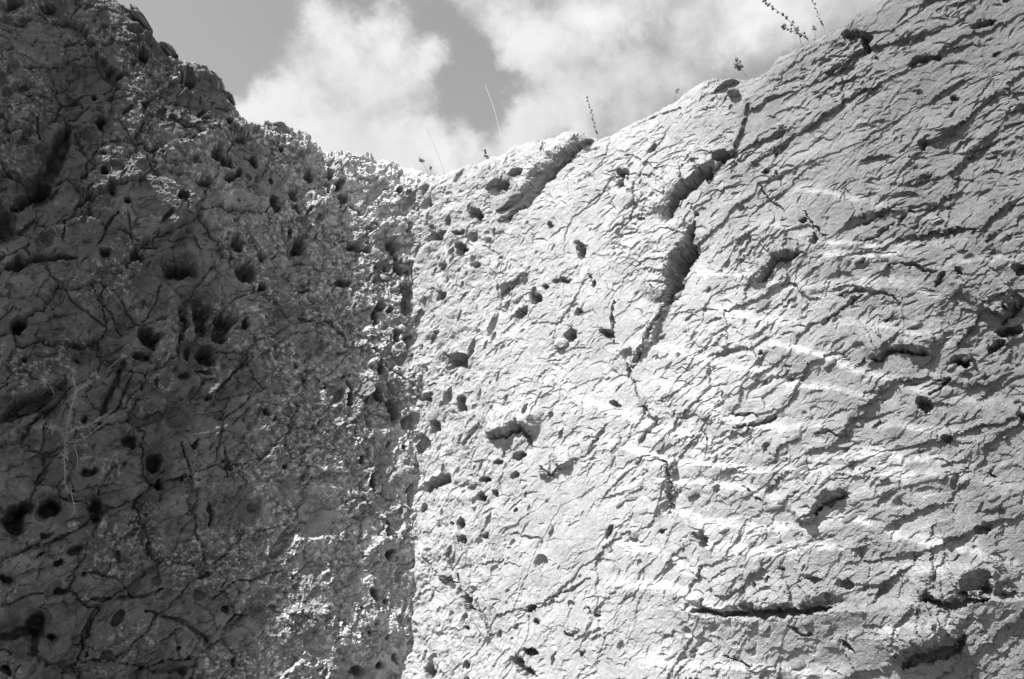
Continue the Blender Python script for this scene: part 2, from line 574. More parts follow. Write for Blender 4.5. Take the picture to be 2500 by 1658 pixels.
def relief_right(F):
    U, Z = F.U, F.Z
    F.wob = fbm(U, Z, .25, 3, 77)
    slope = .10 + .42 * np.clip((3.9 - Z) / 2.4, 0, 1)
    X = U + .03 * fbm(U, Z, .5, 2, 6); Y = Z - slope * (U - 1.8) + .02 * fbm(U, Z, .5, 2, 5)
    calm = smooth(-.15, .55, fbm(U, Z, .38, 3, 40))              # 0 rough, 1 smooth patches
    gain = .40 + .50 * smooth(.9, 2.6, U)                         # rougher to the right
    k = gain * (1 - .6 * calm)
    h = .024 * fbm(U, Z, .9, 2, 1)
    h += .007 * fbm(U, Z, .28, 2, 2)
    coarse = h.copy()
    k = k * np.where(F.arc, .6, 1.0)
    strike = slope + .12 * fbm(U, Z, .6, 2, 7)
    M = [smooth(-.25, .35, fbm(U, Z, sz_, 3, 800 + q_)) for q_, sz_ in enumerate((.55, .4, .3, .22, .16))]
    h += k * facets(X, Y, .24, 1.4, 0.05, 11, tilt=.08, off=.035, bias=(0, -.03), crack=.01, crackw=.03, warp=.06)
    h += k * M[0] * facets(X, Y, .11, 1.5, -.12, 21, tilt=.09, off=.07, bias=(.02, -.05), warp=.08)
    h += (.15 + .8 * k) * (.15 + .85 * M[1]) * facets(X, Y, .05, 1.6, 0.1, 31, tilt=.10, off=.08, bias=(.02, -.06), warp=.10)
    h += (.10 + .5 * k) * (.1 + .9 * M[2]) * facets(X, Y, .024, 1.6, .2, 41, tilt=.12, off=.10, bias=(.0, -.06), warp=.1)
    h += (.10 + .35 * k) * facets(U, Z, .013, 1.4, 0.5, 51, tilt=.18, off=.11)
    far = .45 + .55 * smooth(.3, 1.4, U)
    h += k * scars(U, Z, .26, .32, 500, strike, .022, mask=far)
    h += k * scars(U, Z, .15, .40, 520, strike, .018, mask=far)
    h += (.2 + .8 * k) * scars(U, Z, .085, .75, 540, strike, .014, mask=far * M[3], spread=.7)
    h += (.35 + .6 * k) * scars(U, Z, .048, .68, 560, strike, .010, mask=.2 + .8 * M[4], spread=.8)
    h += (.35 + .6 * k) * scars(U, Z, .028, .4, 580, strike, .007, mask=.15 + .85 * M[1], spread=.9)
    h += .0012 * fbm(U, Z, .02, 3, 61)
    h += .025 * smooth(.45, .0, U) * fbm(U, Z, .25, 4, 91)
    knob = smooth(1.2, .3, U)                                     # pitted near the corner
    h += pits(U, Z, .09, .22, 300, mask=knob)
    h += pits(U, Z, .045, .22, 310, mask=.2 + .8 * knob)
    h += .010 * knob * fbm(U, Z, .07, 4, 71)
    base = h; h = np.zeros_like(base)
    # quarrying ledges
    B = [[(1960, 470), (2050, 492), (2200, 520), (2330, 550)], [(1880, 560), (2010, 600), (2130, 610), (2300, 600)],
         [(1990, 632), (2110, 640), (2250, 625)], [(1950, 700), (2150, 704), (2250, 722), (2340, 755)], [(2330, 650), (2420, 640), (2500, 650)],
         [(2060, 790), (2140, 808), (2250, 828), (2340, 836)], [(1690, 665), (1800, 680), (1900, 700), (2010, 712)],
         [(1880, 850), (1980, 868), (2060, 893), (2160, 930)], [(1700, 1000), (1800, 1030), (1900, 1050), (2020, 1040)],
         [(1600, 930), (1720, 980), (1800, 1035)], [(1700, 1140), (1800, 1152), (1900, 1165), (2050, 1156), (2200, 1160), (2350, 1178), (2500, 1200)],
         [(2150, 1050), (2250, 1062), (2400, 1080)], [(2050, 1270), (2150, 1300), (2250, 1325), (2380, 1345), (2500, 1385)],
         [(1620, 1180), (1760, 1200), (1900, 1230)], [(1750, 1335), (1900, 1350), (2050, 1350)], [(2250, 940), (2380, 980), (2500, 1000)],
         [(1900, 940), (2000, 950), (2120, 985)], [(1500, 1420), (1640, 1440), (1760, 1490)],
         [(1550, 1610), (1700, 1630), (1850, 1645), (2050, 1640)], [(1400, 980), (1500, 1010), (1620, 1060), (1760, 1090)], [(1500, 1085), (1640, 1130), (1780, 1150)],
         [(1560, 840), (1660, 860), (1780, 905), (1880, 930)], [(1640, 1260), (1760, 1290), (1900, 1300), (2020, 1295)], [(2080, 905), (2200, 940), (2330, 985)], [(2000, 1120), (2120, 1110), (2260, 1135), (2380, 1140)],
         [(1480, 1330), (1600, 1350), (1700, 1400)], [(2180, 1400), (2300, 1395), (2420, 1410)], [(2100, 1560), (2240, 1545), (2330, 1540)], [(2050, 700), (2150, 690), (2240, 700)], [(1750, 760), (1860, 780), (1960, 800)]]
    white = np.zeros_like(h)
    for i, b in enumerate(B):
        sd, m = F.sdist(b, .2)
        white = np.maximum(white, m * np.exp(-((sd - .008 + .02 * F.wob) / (.026 + .012 * F.wob)) ** 2) * (.38 + .40 * ((i * 7) % 5) / 4))
        F.band(h, b, .014 + .003 * (i % 3))
    F.band(h, [(1690, 1500), (1775, 1512), (1855, 1510), (1952, 1506), (2030, 1494), (2150, 1484), (2300, 1486), (2420, 1470), (2500, 1462)], .07, .03, .18)
    F.deep = 3.2
    # undercuts over the big ledge, and the other overhangs
    F.line(h, [(1700, 1489), (1775, 1500), (1855, 1500), (1952, 1496), (2030, 1482)], 22, .09)
    F.line(h, [(2255, 1470), (2310, 1476), (2357, 1477), (2410, 1462)], 20, .08)
    F.line(h, [(2205, 1625), (2270, 1600), (2330, 1582), (2362, 1555)], 26, .08)
    F.hole(h, 2385, 1425, 55, 32, 10, .06); F.hole(h, 2060, 1425, 26, 12, -10, .05); F.hole(h, 1990, 1412, 22, 9, 0, .04)
    for (x, y, rx, ry, a) in [
        (1132, 990, 11, 22, 0), (1062, 1042, 16, 19, 20), (1027, 1085, 24, 24, 0), (1065, 1178, 44, 17, 25), (1055, 822, 26, 11, 40),
        (1030, 846, 5, 9, 0), (1035, 1238, 8, 15, -25), (1040, 972, 22, 12, 0), (1057, 940, 14, 5, 10), (1292, 1002, 6, 13, -15), (1185, 1170, 15, 10, -20),
        (1255, 1160, 17, 8, 35), (1175, 1215, 16, 12, 0), (1210, 1205, 8, 12, 0), (1260, 1249, 6, 9, -20), (1107, 1280, 7, 6, 0), (1131, 1280, 12, 15, 0),
        (1134, 1320, 19, 13, -45), (1184, 1312, 12, 10, 40), (1146, 1478, 15, 27, 28), (1300, 1592, 22, 14, -15), (1268, 1615, 22, 12, -40),
        (1290, 1640, 26, 16, -25), (1297, 1485, 17, 11, 20), (1045, 1640, 15, 22, 0), (1142, 1623, 10, 11, 0), (1140, 1535, 9, 8, 0), (1310, 1520, 11, 8, 0),
        (1485, 1300, 9, 18, -15), (1421, 1594, 7, 9, -20), (1418, 612, 13, 23, 15), (1763, 385, 22, 18, 0), (1520, 423, 17, 13, 0), (1514, 447, 8, 12, 0),
        (1596, 363, 9, 15, -40), (1478, 812, 19, 12, -15), (1961, 541, 9, 7, 0), (1988, 588, 8, 16, 0), (1305, 722, 16, 21, 20), (1270, 765, 24, 13, 35),
        (1410, 762, 12, 12, 0), (1392, 815, 13, 26, -20), (1368, 685, 27, 7, 0), (1125, 610, 16, 19, 0), (1160, 647, 11, 9, 0), (1080, 650, 14, 13, 45),
        (1075, 720, 16, 10, 25), (1065, 577, 27, 11, 20), (1122, 570, 20, 7, 5), (1097, 541, 9, 9, 0), (1052, 555, 9, 12, 0), (1163, 523, 18, 13, -25),
        (1344, 550, 9, 8, 0), (2112, 95, 17, 32, 10), (2062, 68, 18, 16, 0), (2085, 78, 20, 14, 0), (2143, 140, 4, 7, 0), (2326, 238, 15, 10, 0), (2258, 350, 15, 12, 0),
        (2490, 660, 24, 13, -10), (2347, 671, 14, 9, 0), (2300, 688, 23, 7, 40), (2460, 810, 32, 20, 10), (2430, 845, 26, 13, 15), (2350, 880, 30, 14, 0),
        (2262, 990, 20, 21, 0), (2350, 884, 25, 14, -20), (1876, 1095, 9, 15, -10), (2315, 1078, 16, 10, 20), (2133, 1148, 4, 6, 0), (1860, 866, 6, 7, 0),
        (1849, 1427, 5, 12, -5), (1881, 1417, 6, 9, 0), (1913, 1385, 7, 6, 0), (2400, 1297, 30, 11, 25), (1893, 372, 5, 15, 0), (1870, 420, 9, 7, 30), (1895, 425, 5, 8, 0),
        (1050, 497, 5, 13, 0), (1035, 462, 14, 18, 0), (2460, 0, 14, 8, 0), (2400, 60, 35, 8, 15), (2440, 130, 14, 6, 10), (1560, 535, 12, 6, 0), (1700, 520, 8, 6, 0),
        (1230, 455, 20, 8, 15), (1265, 425, 18, 13, 10), (1220, 1130, 14, 8, 20), (1265, 1112, 16, 12, 10), (1370, 1060, 6, 14, -20), (1645, 1235, 5, 12, 0),
        (2140, 1040, 20, 6, 20), (2190, 585, 12, 5, 15), (2100, 640, 10, 6, 20), (2180, 780, 18, 7, 25), (2080, 740, 18, 6, 40), (2490, 1010, 16, 10, -35),
        (2420, 1160, 20, 5, 0), (1500, 985, 14, 7, -20), (1330, 700, 8, 8, 0), (1440, 675, 4, 10, 0), (1447, 690, 6, 8, 0), (1620, 1300, 14, 7, 0)]:
        F.hole(h, x, y, rx, ry, a)
    F.hole(h, 1113, 881, 31, 20, 4, .13, square=5)
    F.hole(h, 1726, 1322, 17, 25, 20, .07, square=1.4); F.hole(h, 1705, 1312, 18, 8, -20, .03)
    F.step(h, [(1436, 338), (1400, 372), (1350, 420), (1310, 465), (1285, 495)], .06, 28, .25)
    F.step(h, [(1692, 541), (1690, 600), (1674, 655), (1650, 715), (1622, 750)], .06, 34, .20)
    F.step(h, [(1745, 412), (1697, 452), (1657, 488), (1632, 532)], .04, 20, .16)
    F.step(h, [(1960, 622), (1905, 636), (1878, 660), (1858, 692)], .045, 8, .12)
    F.step(h, [(1628, 740), (1597, 798), (1572, 848), (1543, 900)], .04, 10, .12)
    F.step(h, [(1300, 1068), (1268, 1055), (1225, 1064), (1195, 1076)], .06, 16, .12)
    F.step(h, [(2040, 1478), (1952, 1494), (1855, 1498), (1775, 1498), (1690, 1486)], .05, 14, .14)
    F.step(h, [(2480, 1450), (2410, 1462), (2357, 1476), (2310, 1476), (2245, 1466)], .07, 18, .14)
    F.step(h, [(2368, 1545), (2330, 1582), (2270, 1602), (2200, 1630)], .08, 22, .14)
    F.step(h, [(2505, 730), (2470, 765), (2440, 792)], .06, 14, .14)
    F.step(h, [(2270, 876), (2215, 860), (2170, 864), (2125, 886)], .045, 10, .12)
    F.step(h, [(2066, 1206), (2020, 1232), (1985, 1258), (1960, 1280)], .045, 10, .1)
    F.step(h, [(1638, 1125), (1644, 1180), (1650, 1250)], .03, 6, .12)
    F.step(h, [(1400, 1128), (1368, 1142), (1345, 1165), (1318, 1140)], .035, 8, .08)
    F.step(h, [(1290, 668), (1252, 697), (1222, 722)], .04, 12, .1)
    # the big fissure with its shaded overhang, and the crack running on below it
    F.line(h, [(1692, 541), (1686, 590), (1691, 618), (1673, 650), (1654, 688), (1648, 720), (1624, 744)], 18, .20)
    F.line(h, [(1688, 596), (1668, 632), (1646, 680), (1630, 728)], 44, .15, rag=.25); F.hole(h, 1662, 640, 22, 30, -20, .14)
    F.line(h, [(1624, 742), (1595, 795), (1570, 845), (1545, 895)], 9, .05)
    F.hole(h, 1532, 868, 22, 22, 0, .035); F.line(h, [(1535, 880), (1533, 920)], 9, .06)
    F.line(h, [(1494, 730), (1493, 780), (1496, 835)], 7, .04)
    F.line(h, [(1637, 522), (1655, 482), (1695, 450), (1737, 418)], 30, .14); F.hole(h, 1735, 430, 9, 20, -10, .07)
    F.line(h, [(1540, 920), (1560, 975), (1600, 1030)], 6, .02)
    for pts, w, d in [([(1861, 687), (1877, 658), (1903, 636), (1957, 624)], 14, .05), ([(1170, 1035), (1150, 1060), (1130, 1088)], 11, .04),
                      ([(1480, 1038), (1460, 1065), (1438, 1092)], 11, .04), ([(1605, 1025), (1585, 1050), (1562, 1085)], 15, .05),
                      ([(1590, 1122), (1635, 1130), (1642, 1180), (1638, 1250)], 8, .045), ([(1318, 1138), (1348, 1160), (1368, 1140)], 10, .04),
                      ([(1200, 1072), (1225, 1062), (1268, 1052), (1290, 1062), (1294, 1090)], 17, .06), ([(1225, 716), (1250, 695), (1285, 672)], 13, .035),
                      ([(1410, 362), (1360, 415), (1320, 455), (1285, 500), (1255, 520)], 24, .06), ([(2065, 143), (2040, 166), (2022, 188)], 9, .04),
                      ([(2218, 158), (2250, 145), (2292, 134)], 15, .05), ([(2496, 735), (2470, 765), (2445, 786)], 14, .05),
                      ([(2130, 882), (2170, 862), (2215, 858), (2262, 872)], 13, .05), ([(2314, 922), (2298, 945), (2280, 962)], 11, .05),
                      ([(1985, 1256), (2020, 1230), (2062, 1208)], 14, .05), ([(1965, 1275), (1985, 1262), (2000, 1240)], 10, .04), ([(1818, 1190), (1845, 1210), (1872, 1232)], 6, .03),
                      ([(1450, 500), (1475, 460), (1500, 420)], 4, .015), ([(1600, 375), (1615, 340), (1630, 315)], 5, .02), ([(1550, 290), (1600, 275), (1660, 262)], 7, .03),
                      ([(1780, 1012), (1830, 1010), (1850, 1016)], 9, .03), ([(1800, 1052), (1840, 1040), (1890, 1015)], 12, .035), ([(1990, 1060), (2020, 1053), (2045, 1058)], 9, .03),
                      ([(1455, 1090), (1420, 1110), (1400, 1130)], 6, .03), ([(1030, 1350), (1080, 1420), (1120, 1420)], 6, .02), ([(1120, 1400), (1128, 1440), (1150, 1470)], 8, .04),
                      ([(1160, 1460), (1185, 1520), (1205, 1560)], 8, .03), ([(1240, 1300), (1280, 1310), (1320, 1315)], 5, .02), ([(1340, 1460), (1390, 1440), (1440, 1410)], 7, .025),
                      ([(1430, 1480), (1450, 1500), (1470, 1505)], 8, .03), ([(1380, 1540), (1400, 1552), (1415, 1540)], 7, .03), ([(1930, 1530), (1960, 1545), (1990, 1548)], 8, .03),
                      ([(2060, 1570), (2075, 1580), (2085, 1590)], 11, .04), ([(1780, 1600), (1810, 1615), (1850, 1640)], 8, .03), ([(1960, 520), (2000, 560), (2020, 590)], 5, .025),
                      ([(1850, 450), (1880, 490), (1920, 520)], 5, .025), ([(2080, 560), (2120, 540), (2170, 515), (2210, 490)], 7, .03), ([(2180, 540), (2140, 580), (2100, 590)], 7, .03),
                      ([(2050, 725), (2090, 715), (2150, 718), (2200, 740)], 8, .03), ([(2180, 650), (2240, 655), (2290, 668)], 8, .03), ([(2010, 790), (2060, 755), (2110, 725)], 10, .035)]:
        F.line(h, pts, w, d)
    white = np.clip(white * smooth(-.5, .5, fbm(U, Z, .06, 6, 81, .75)), 0, 1)
    tone_lift = .03 + .97 * smooth(3.0, 1.6, U + .22 * fbm(U, Z, .6, 4, 85) + .35 * smooth(3.2, 4.3, Z))  # tone gradient: darker towards the far right and the top
    h = coarse + (base - coarse) * (1 - .8 * F.mask) + h
    return h, white, tone_lift


def relief_left(F):
    U, Z = F.U, F.Z
    F.wob = fbm(U, Z, .25, 3, 177); F.deep = 3.8
    near = smooth(1.5, .35, U)                                    # pitted, crusty near the corner
    top = smooth(3.3, 4.0, Z)
    crust = smooth(-.25, .45, fbm(U, Z, .30, 4, 140) + .55 * near + .25 * top - .15)
    h = .04 * fbm(U, Z, .8, 3, 101)
    h += .022 * fbm(U, Z, .25, 4, 102)
    coarse = h.copy()
    dip = -.7
    h += .03 * smooth(.45, .0, U) * fbm(U, Z, .25, 4, 191)
    edge = smooth(1.7, .7, U + .3 * fbm(U, Z, .4, 3, 870))
    LM = [smooth(-.3, .35, fbm(U, Z, sz_, 3, 860 + q_)) for q_, sz_ in enumerate((.4, .25, .15))]
    h += (1 - .5 * near) * facets(U, Z, .26, 1.4, dip, 111, tilt=.20, off=.10, crack=.11, crackw=.05, warp=.08)
    h += (.4 + .6 * LM[0]) * facets(U, Z, .12, 1.5, dip, 121, tilt=.22, off=.13, crack=.09, crackw=.05, warp=.08)
    h += (.3 + .6 * LM[1]) * (.45 + .55 * edge) * facets(U, Z, .055, 1.5, dip + .3, 131, tilt=.28, off=.16, warp=.09)
    h += (.2 + .5 * LM[2]) * (.4 + .6 * edge) * facets(U, Z, .024, 1.3, dip, 141, tilt=.28, off=.18, warp=.1)
    h += scars(U, Z, .16, .5, 600, -.8, .020, spread=.8, mask=.4 + .6 * edge)
    h += scars(U, Z, .085, .5, 620, -.8, .014, spread=.9, mask=.3 + .7 * edge)
    h += scars(U, Z, .045, .5, 640, -.7, .010, mask=.2 + .8 * LM[1], spread=1.0)
    h += scars(U, Z, .026, .4, 660, -.7, .006, mask=.2 + .8 * LM[2], spread=1.0)
    h += crust * (.007 * fbm(U, Z, .05, 4, 150, .6) + .004 * fbm(U, Z, .022, 3, 160, ridged=True))
    h += .0015 * fbm(U, Z, .016, 2, 165)
    h = coarse + (h - coarse) * (.55 + .45 * smooth(.0, .3, U))
    pm = .35 + .65 * np.maximum(near, .6 * top)
    base = h
    h = pits(U, Z, .16, .26, 400, mask=pm, ang=-1.0) + pits(U, Z, .085, .40, 410, mask=pm, ang=-1.1)
    F.mask = np.maximum(F.mask, smooth(0, .006, -h))
    base = base + pits(U, Z, .042, .38, 420, mask=pm, ang=-1.2) + pits(U, Z, .022, .30, 430, mask=pm, ang=-1.2)
    # pale shelves at the bottom
    for b in ([(250, 1075), (420, 1075), (560, 1040), (700, 1050), (900, 1045)], [(350, 1200), (520, 1180), (700, 1190), (900, 1200)],
              [(300, 1330), (450, 1310), (640, 1320), (820, 1320)], [(400, 1490), (520, 1500), (640, 1510), (800, 1490)], [(0, 750), (80, 760), (170, 790)]):
        F.band(h, b, .035, .03, .15)
    holes = [
        (460, 187, 24, 20, -20), (250, 295, 13, 18, 10), (353, 128, 14, 20, 0), (255, 620, 15, 11, 0), (330, 630, 16, 22, 10), (445, 655, 46, 20, -5), (430, 665, 28, 16, 0),
        (365, 825, 34, 24, -45), (447, 780, 14, 46, -5), (498, 760, 26, 58, 0), (552, 790, 27, 46, -10), (512, 862, 24, 30, 10), (465, 852, 8, 19, 0), (440, 845, 6, 22, -5),
        (500, 910, 26, 8, -5), (345, 870, 24, 12, -20), (35, 1268, 33, 44, -20), (60, 1235, 26, 18, 20), (118, 1238, 33, 22, 0), (232, 1242, 22, 33, -5), (242, 1205, 5, 12, 0),
        (382, 1128, 20, 34, -10), (392, 1180, 14, 14, 0), (180, 1345, 30, 14, 15), (142, 1378, 14, 14, 0), (15, 1415, 22, 16, 0), (150, 1440, 16, 12, 0), (115, 1310, 22, 7, 0), (105, 1350, 16, 6, 35),
        (205, 1578, 7, 30, -3), (513, 1258, 8, 34, 6), (218, 1152, 20, 13, 10), (645, 1010, 10, 11, 0), (560, 1140, 12, 8, 0), (665, 1028, 5, 7, 0), (695, 1135, 8, 9, 0), (880, 1125, 9, 14, 0),
        (905, 1178, 9, 28, 10), (955, 1085, 6, 8, 0), (985, 1090, 7, 8, 0), (530, 378, 14, 22, 20), (552, 395, 18, 20, 0), (497, 450, 20, 18, 0), (560, 440, 16, 16, 0), (580, 430, 10, 14, 0),
        (672, 495, 13, 32, 8), (720, 470, 14, 20, 0), (728, 510, 10, 16, 0), (757, 425, 16, 19, 0), (810, 422, 10, 15, -10), (832, 448, 13, 17, -30), (798, 455, 9, 24, 15), (836, 478, 18, 11, -35),
        (945, 462, 8, 8, 0), (975, 465, 9, 13, 0), (870, 512, 24, 7, -35), (575, 603, 18, 24, 0), (602, 660, 32, 28, -30), (640, 620, 9, 16, 0), (735, 595, 20, 30, 0), (712, 565, 8, 16, 0),
        (880, 603, 34, 13, -15), (962, 600, 17, 24, 0), (968, 628, 9, 10, 0), (978, 655, 14, 20, 20), (1022, 668, 16, 20, 10), (998, 662, 6, 11, 0), (1000, 722, 26, 44, 0), (945, 655, 5, 14, 0),
        (930, 748, 14, 10, 0), (920, 768, 11, 22, 10), (953, 752, 8, 9, 0), (900, 828, 10, 6, -30), (1000, 832, 12, 20, 0), (972, 818, 13, 17, 0), (932, 900, 12, 22, 10), (852, 965, 8, 38, 0),
        (725, 890, 5, 11, 5), (750, 918, 10, 8, -30), (380, 365, 8, 8, 0), (350, 258, 8, 6, 0), (255, 375, 6, 8, 0), (257, 422, 14, 18, 0), (272, 462, 10, 18, 25), (308, 500, 10, 11, 0),
        (600, 345, 7, 5, 0), (685, 362, 7, 9, 0), (268, 175, 9, 12, 0), (295, 175, 9, 8, 0), (230, 228, 10, 12, 25), (120, 10, 22, 14, 0), (30, 12, 24, 16, 0), (60, 880, 9, 9, 0), (50, 640, 22, 18, 0),
        (192, 872, 8, 7, -30), (45, 800, 22, 18, 0), (385, 930, 5, 20, 5), (450, 915, 20, 9, 15), (505, 975, 14, 8, 0), (315, 1080, 18, 16, 20), (205, 1025, 10, 12, 0), (120, 1040, 9, 10, 0),
        (447, 1165, 6, 12, -10), (470, 1090, 7, 12, -15), (550, 1130, 12, 7, -10), (15, 1640, 16, 18, 0), (90, 1530, 30, 40, -25), (40, 1545, 45, 18, 10), (85, 1575, 12, 34, 0), (130, 1552, 18, 14, 0),
        (510, 1405, 9, 9, 0), (498, 1412, 8, 7, 0), (548, 1490, 8, 9, 0), (575, 1618, 10, 14, 20), (455, 1642, 11, 9, 0), (435, 1582, 7, 6, 0), (345, 1632, 10, 7, 0), (290, 1360, 8, 20, 0),
        (205, 1398, 7, 7, 0), (363, 1330, 5, 6, 0), (470, 1385, 7, 5, 20), (917, 1450, 13, 20, 15), (945, 1470, 7, 9, 0), (945, 1290, 9, 26, 5), (950, 1350, 13, 18, -10), (1003, 1210, 12, 30, 0),
        (885, 1485, 6, 6, 0), (902, 1540, 6, 7, 0), (1000, 1575, 7, 9, 0), (950, 1555, 6, 8, 0), (970, 1610, 9, 16, 25), (880, 1640, 25, 14, 0), (935, 1625, 14, 12, 0), (1005, 1030, 24, 20, 0),
        (960, 1000, 18, 30, 10), (925, 965, 14, 20, 0), (1030, 600, 8, 20, 0), (1000, 560, 10, 16, -20), (905, 560, 12, 7, -30), (640, 700, 12, 14, 0), (840, 690, 24, 12, -10), (735, 715, 24, 5, 0),
        (620, 735, 12, 7, -20), (600, 790, 12, 16, 0), (745, 783, 22, 5, -5), (180, 1200, 7, 20, 0), (500, 300, 10, 7, -20), (430, 255, 9, 6, 0), (560, 300, 8, 10, 0), (615, 400, 12, 16, 0), (660, 440, 8, 10, 0)]
    for (x, y, rx, ry, a) in holes:
        F.hole(h, x, y, rx, ry, a, lip=.004)
    F.step(h, [(512, 980), (555, 935), (604, 876)], .06, 12, .07)
    F.step(h, [(465, 922), (500, 962), (520, 975)], .03, 10, .06)
    # broad hollows that hold the deep cavities
    for (x, y, rx, ry, a, d) in [(505, 800, 85, 130, 0, .07), (440, 655, 75, 40, -5, .05), (100, 420, 60, 110, -35, .06), (70, 990, 90, 45, 15, .06), (80, 1250, 130, 60, 0, .05),
                                 (85, 1545, 90, 70, -20, .06), (250, 1010, 60, 60, 0, .05), (385, 1140, 40, 60, 0, .04), (25, 540, 60, 80, 0, .05), (560, 370, 70, 60, 0, .04), (620, 640, 70, 60, -30, .04)]:
        F.hole(h, x, y, rx, ry, a, d, soft=True)
    # the long dark gash on the far left and its neighbours
    F.line(h, [(168, 305), (150, 350), (122, 395), (95, 440), (60, 480), (40, 500)], 34, .14)
    F.hole(h, 98, 440, 34, 44, -35, .14); F.hole(h, 8, 540, 32, 46, 0, .15)
    F.line(h, [(10, 652), (60, 645), (110, 640), (180, 632)], 17, .08)
    F.line(h, [(0, 1028), (40, 1000), (90, 975), (130, 955)], 32, .10)
    F.line(h, [(240, 1030), (255, 985), (285, 925), (305, 880)], 15, .06)
    for pts, w, d in [([(150, 600), (160, 545), (195, 500), (225, 455)], 6, .03), ([(240, 600), (265, 555), (285, 520)], 7, .03), ([(320, 605), (318, 560), (310, 520)], 5, .025),
                      ([(330, 605), (360, 602), (385, 600)], 7, .03), ([(55, 235), (110, 240), (170, 245), (220, 215)], 6, .025), ([(90, 285), (92, 320), (95, 345)], 6, .03),
                      ([(290, 285), (310, 325), (335, 355)], 7, .03), ([(180, 320), (200, 345), (205, 365), (230, 410)], 7, .03), ([(355, 380), (385, 440), (400, 460)], 5, .02),
                      ([(352, 275), (400, 285), (450, 310), (500, 310)], 5, .025), ([(150, 690), (190, 750), (260, 800)], 5, .02), ([(395, 700), (370, 760), (345, 790)], 5, .02),
                      ([(225, 690), (260, 760), (300, 820)], 5, .02), ([(275, 710), (320, 780), (345, 800)], 4, .02), ([(596, 885), (565, 915), (520, 968)], 8, .05), ([(325, 905), (290, 995), (270, 1010)], 6, .03),
                      ([(350, 1240), (335, 1270), (310, 1285)], 5, .03), ([(357, 1280), (365, 1310), (372, 1320)], 5, .02), ([(215, 1395), (250, 1405), (285, 1415), (320, 1460)], 7, .03),
                      ([(220, 1460), (285, 1460), (350, 1458), (400, 1440)], 9, .04), ([(355, 1490), (420, 1510), (480, 1540), (510, 1570)], 9, .035), ([(520, 1465), (560, 1430)], 10, .03),
                      ([(570, 1420), (620, 1415), (690, 1390)], 6, .03), ([(545, 1095), (548, 1130), (560, 1160)], 5, .03), ([(440, 1080), (460, 1130), (480, 1180)], 5, .03),
                      ([(690, 1000), (720, 1040), (760, 1050)], 4, .02), ([(920, 870), (990, 930), (1030, 960)], 6, .03), ([(380, 1640), (430, 1640), (480, 1625)], 8, .03)]:
        F.line(h, pts, w, d)
    wu_, wz_ = F.w.px(530, 912)
    crust = np.maximum(crust, 1.2 * np.exp(-((U - wu_) / .10) ** 2 - ((Z - wz_) / .06) ** 2))  # pale patch stands in for the sunlit face of the wedge
    crust = .8 * np.clip(crust * smooth(.0, 1.0, fbm(U, Z, .03, 5, 155, .8)), 0, 1)
    base = base + .005 * crust
    h = coarse + (base - coarse) * (1 - .85 * F.mask) + h
    painted_light = smooth(1.5, .1, U + .25 * fbm(U, Z, .5, 4, 190)) * .8 + .35 * smooth(3.2, 4.2, Z + .3 * fbm(U, Z, .4, 3, 195)) * smooth(1.9, .6, U)  # bounce and grazing light painted into the rock tone, strongest by the corner
    return h, crust, np.clip(painted_light, 0, 1)


def spacing(lo, hi, fine_lo, fine_hi, step, grow=1.25, maxstep=.05):
    a = list(np.arange(fine_lo, fine_hi + step * .5, step))
    s = step
    x = a[-1]
    while x < hi:
        s = min(s * grow, maxstep); x += s; a.append(x)
    s = step; x = a[0]
    pre = []
    while x > lo:
        s = min(s * grow, maxstep); x -= s; pre.append(x)
    return np.array(pre[::-1] + a)


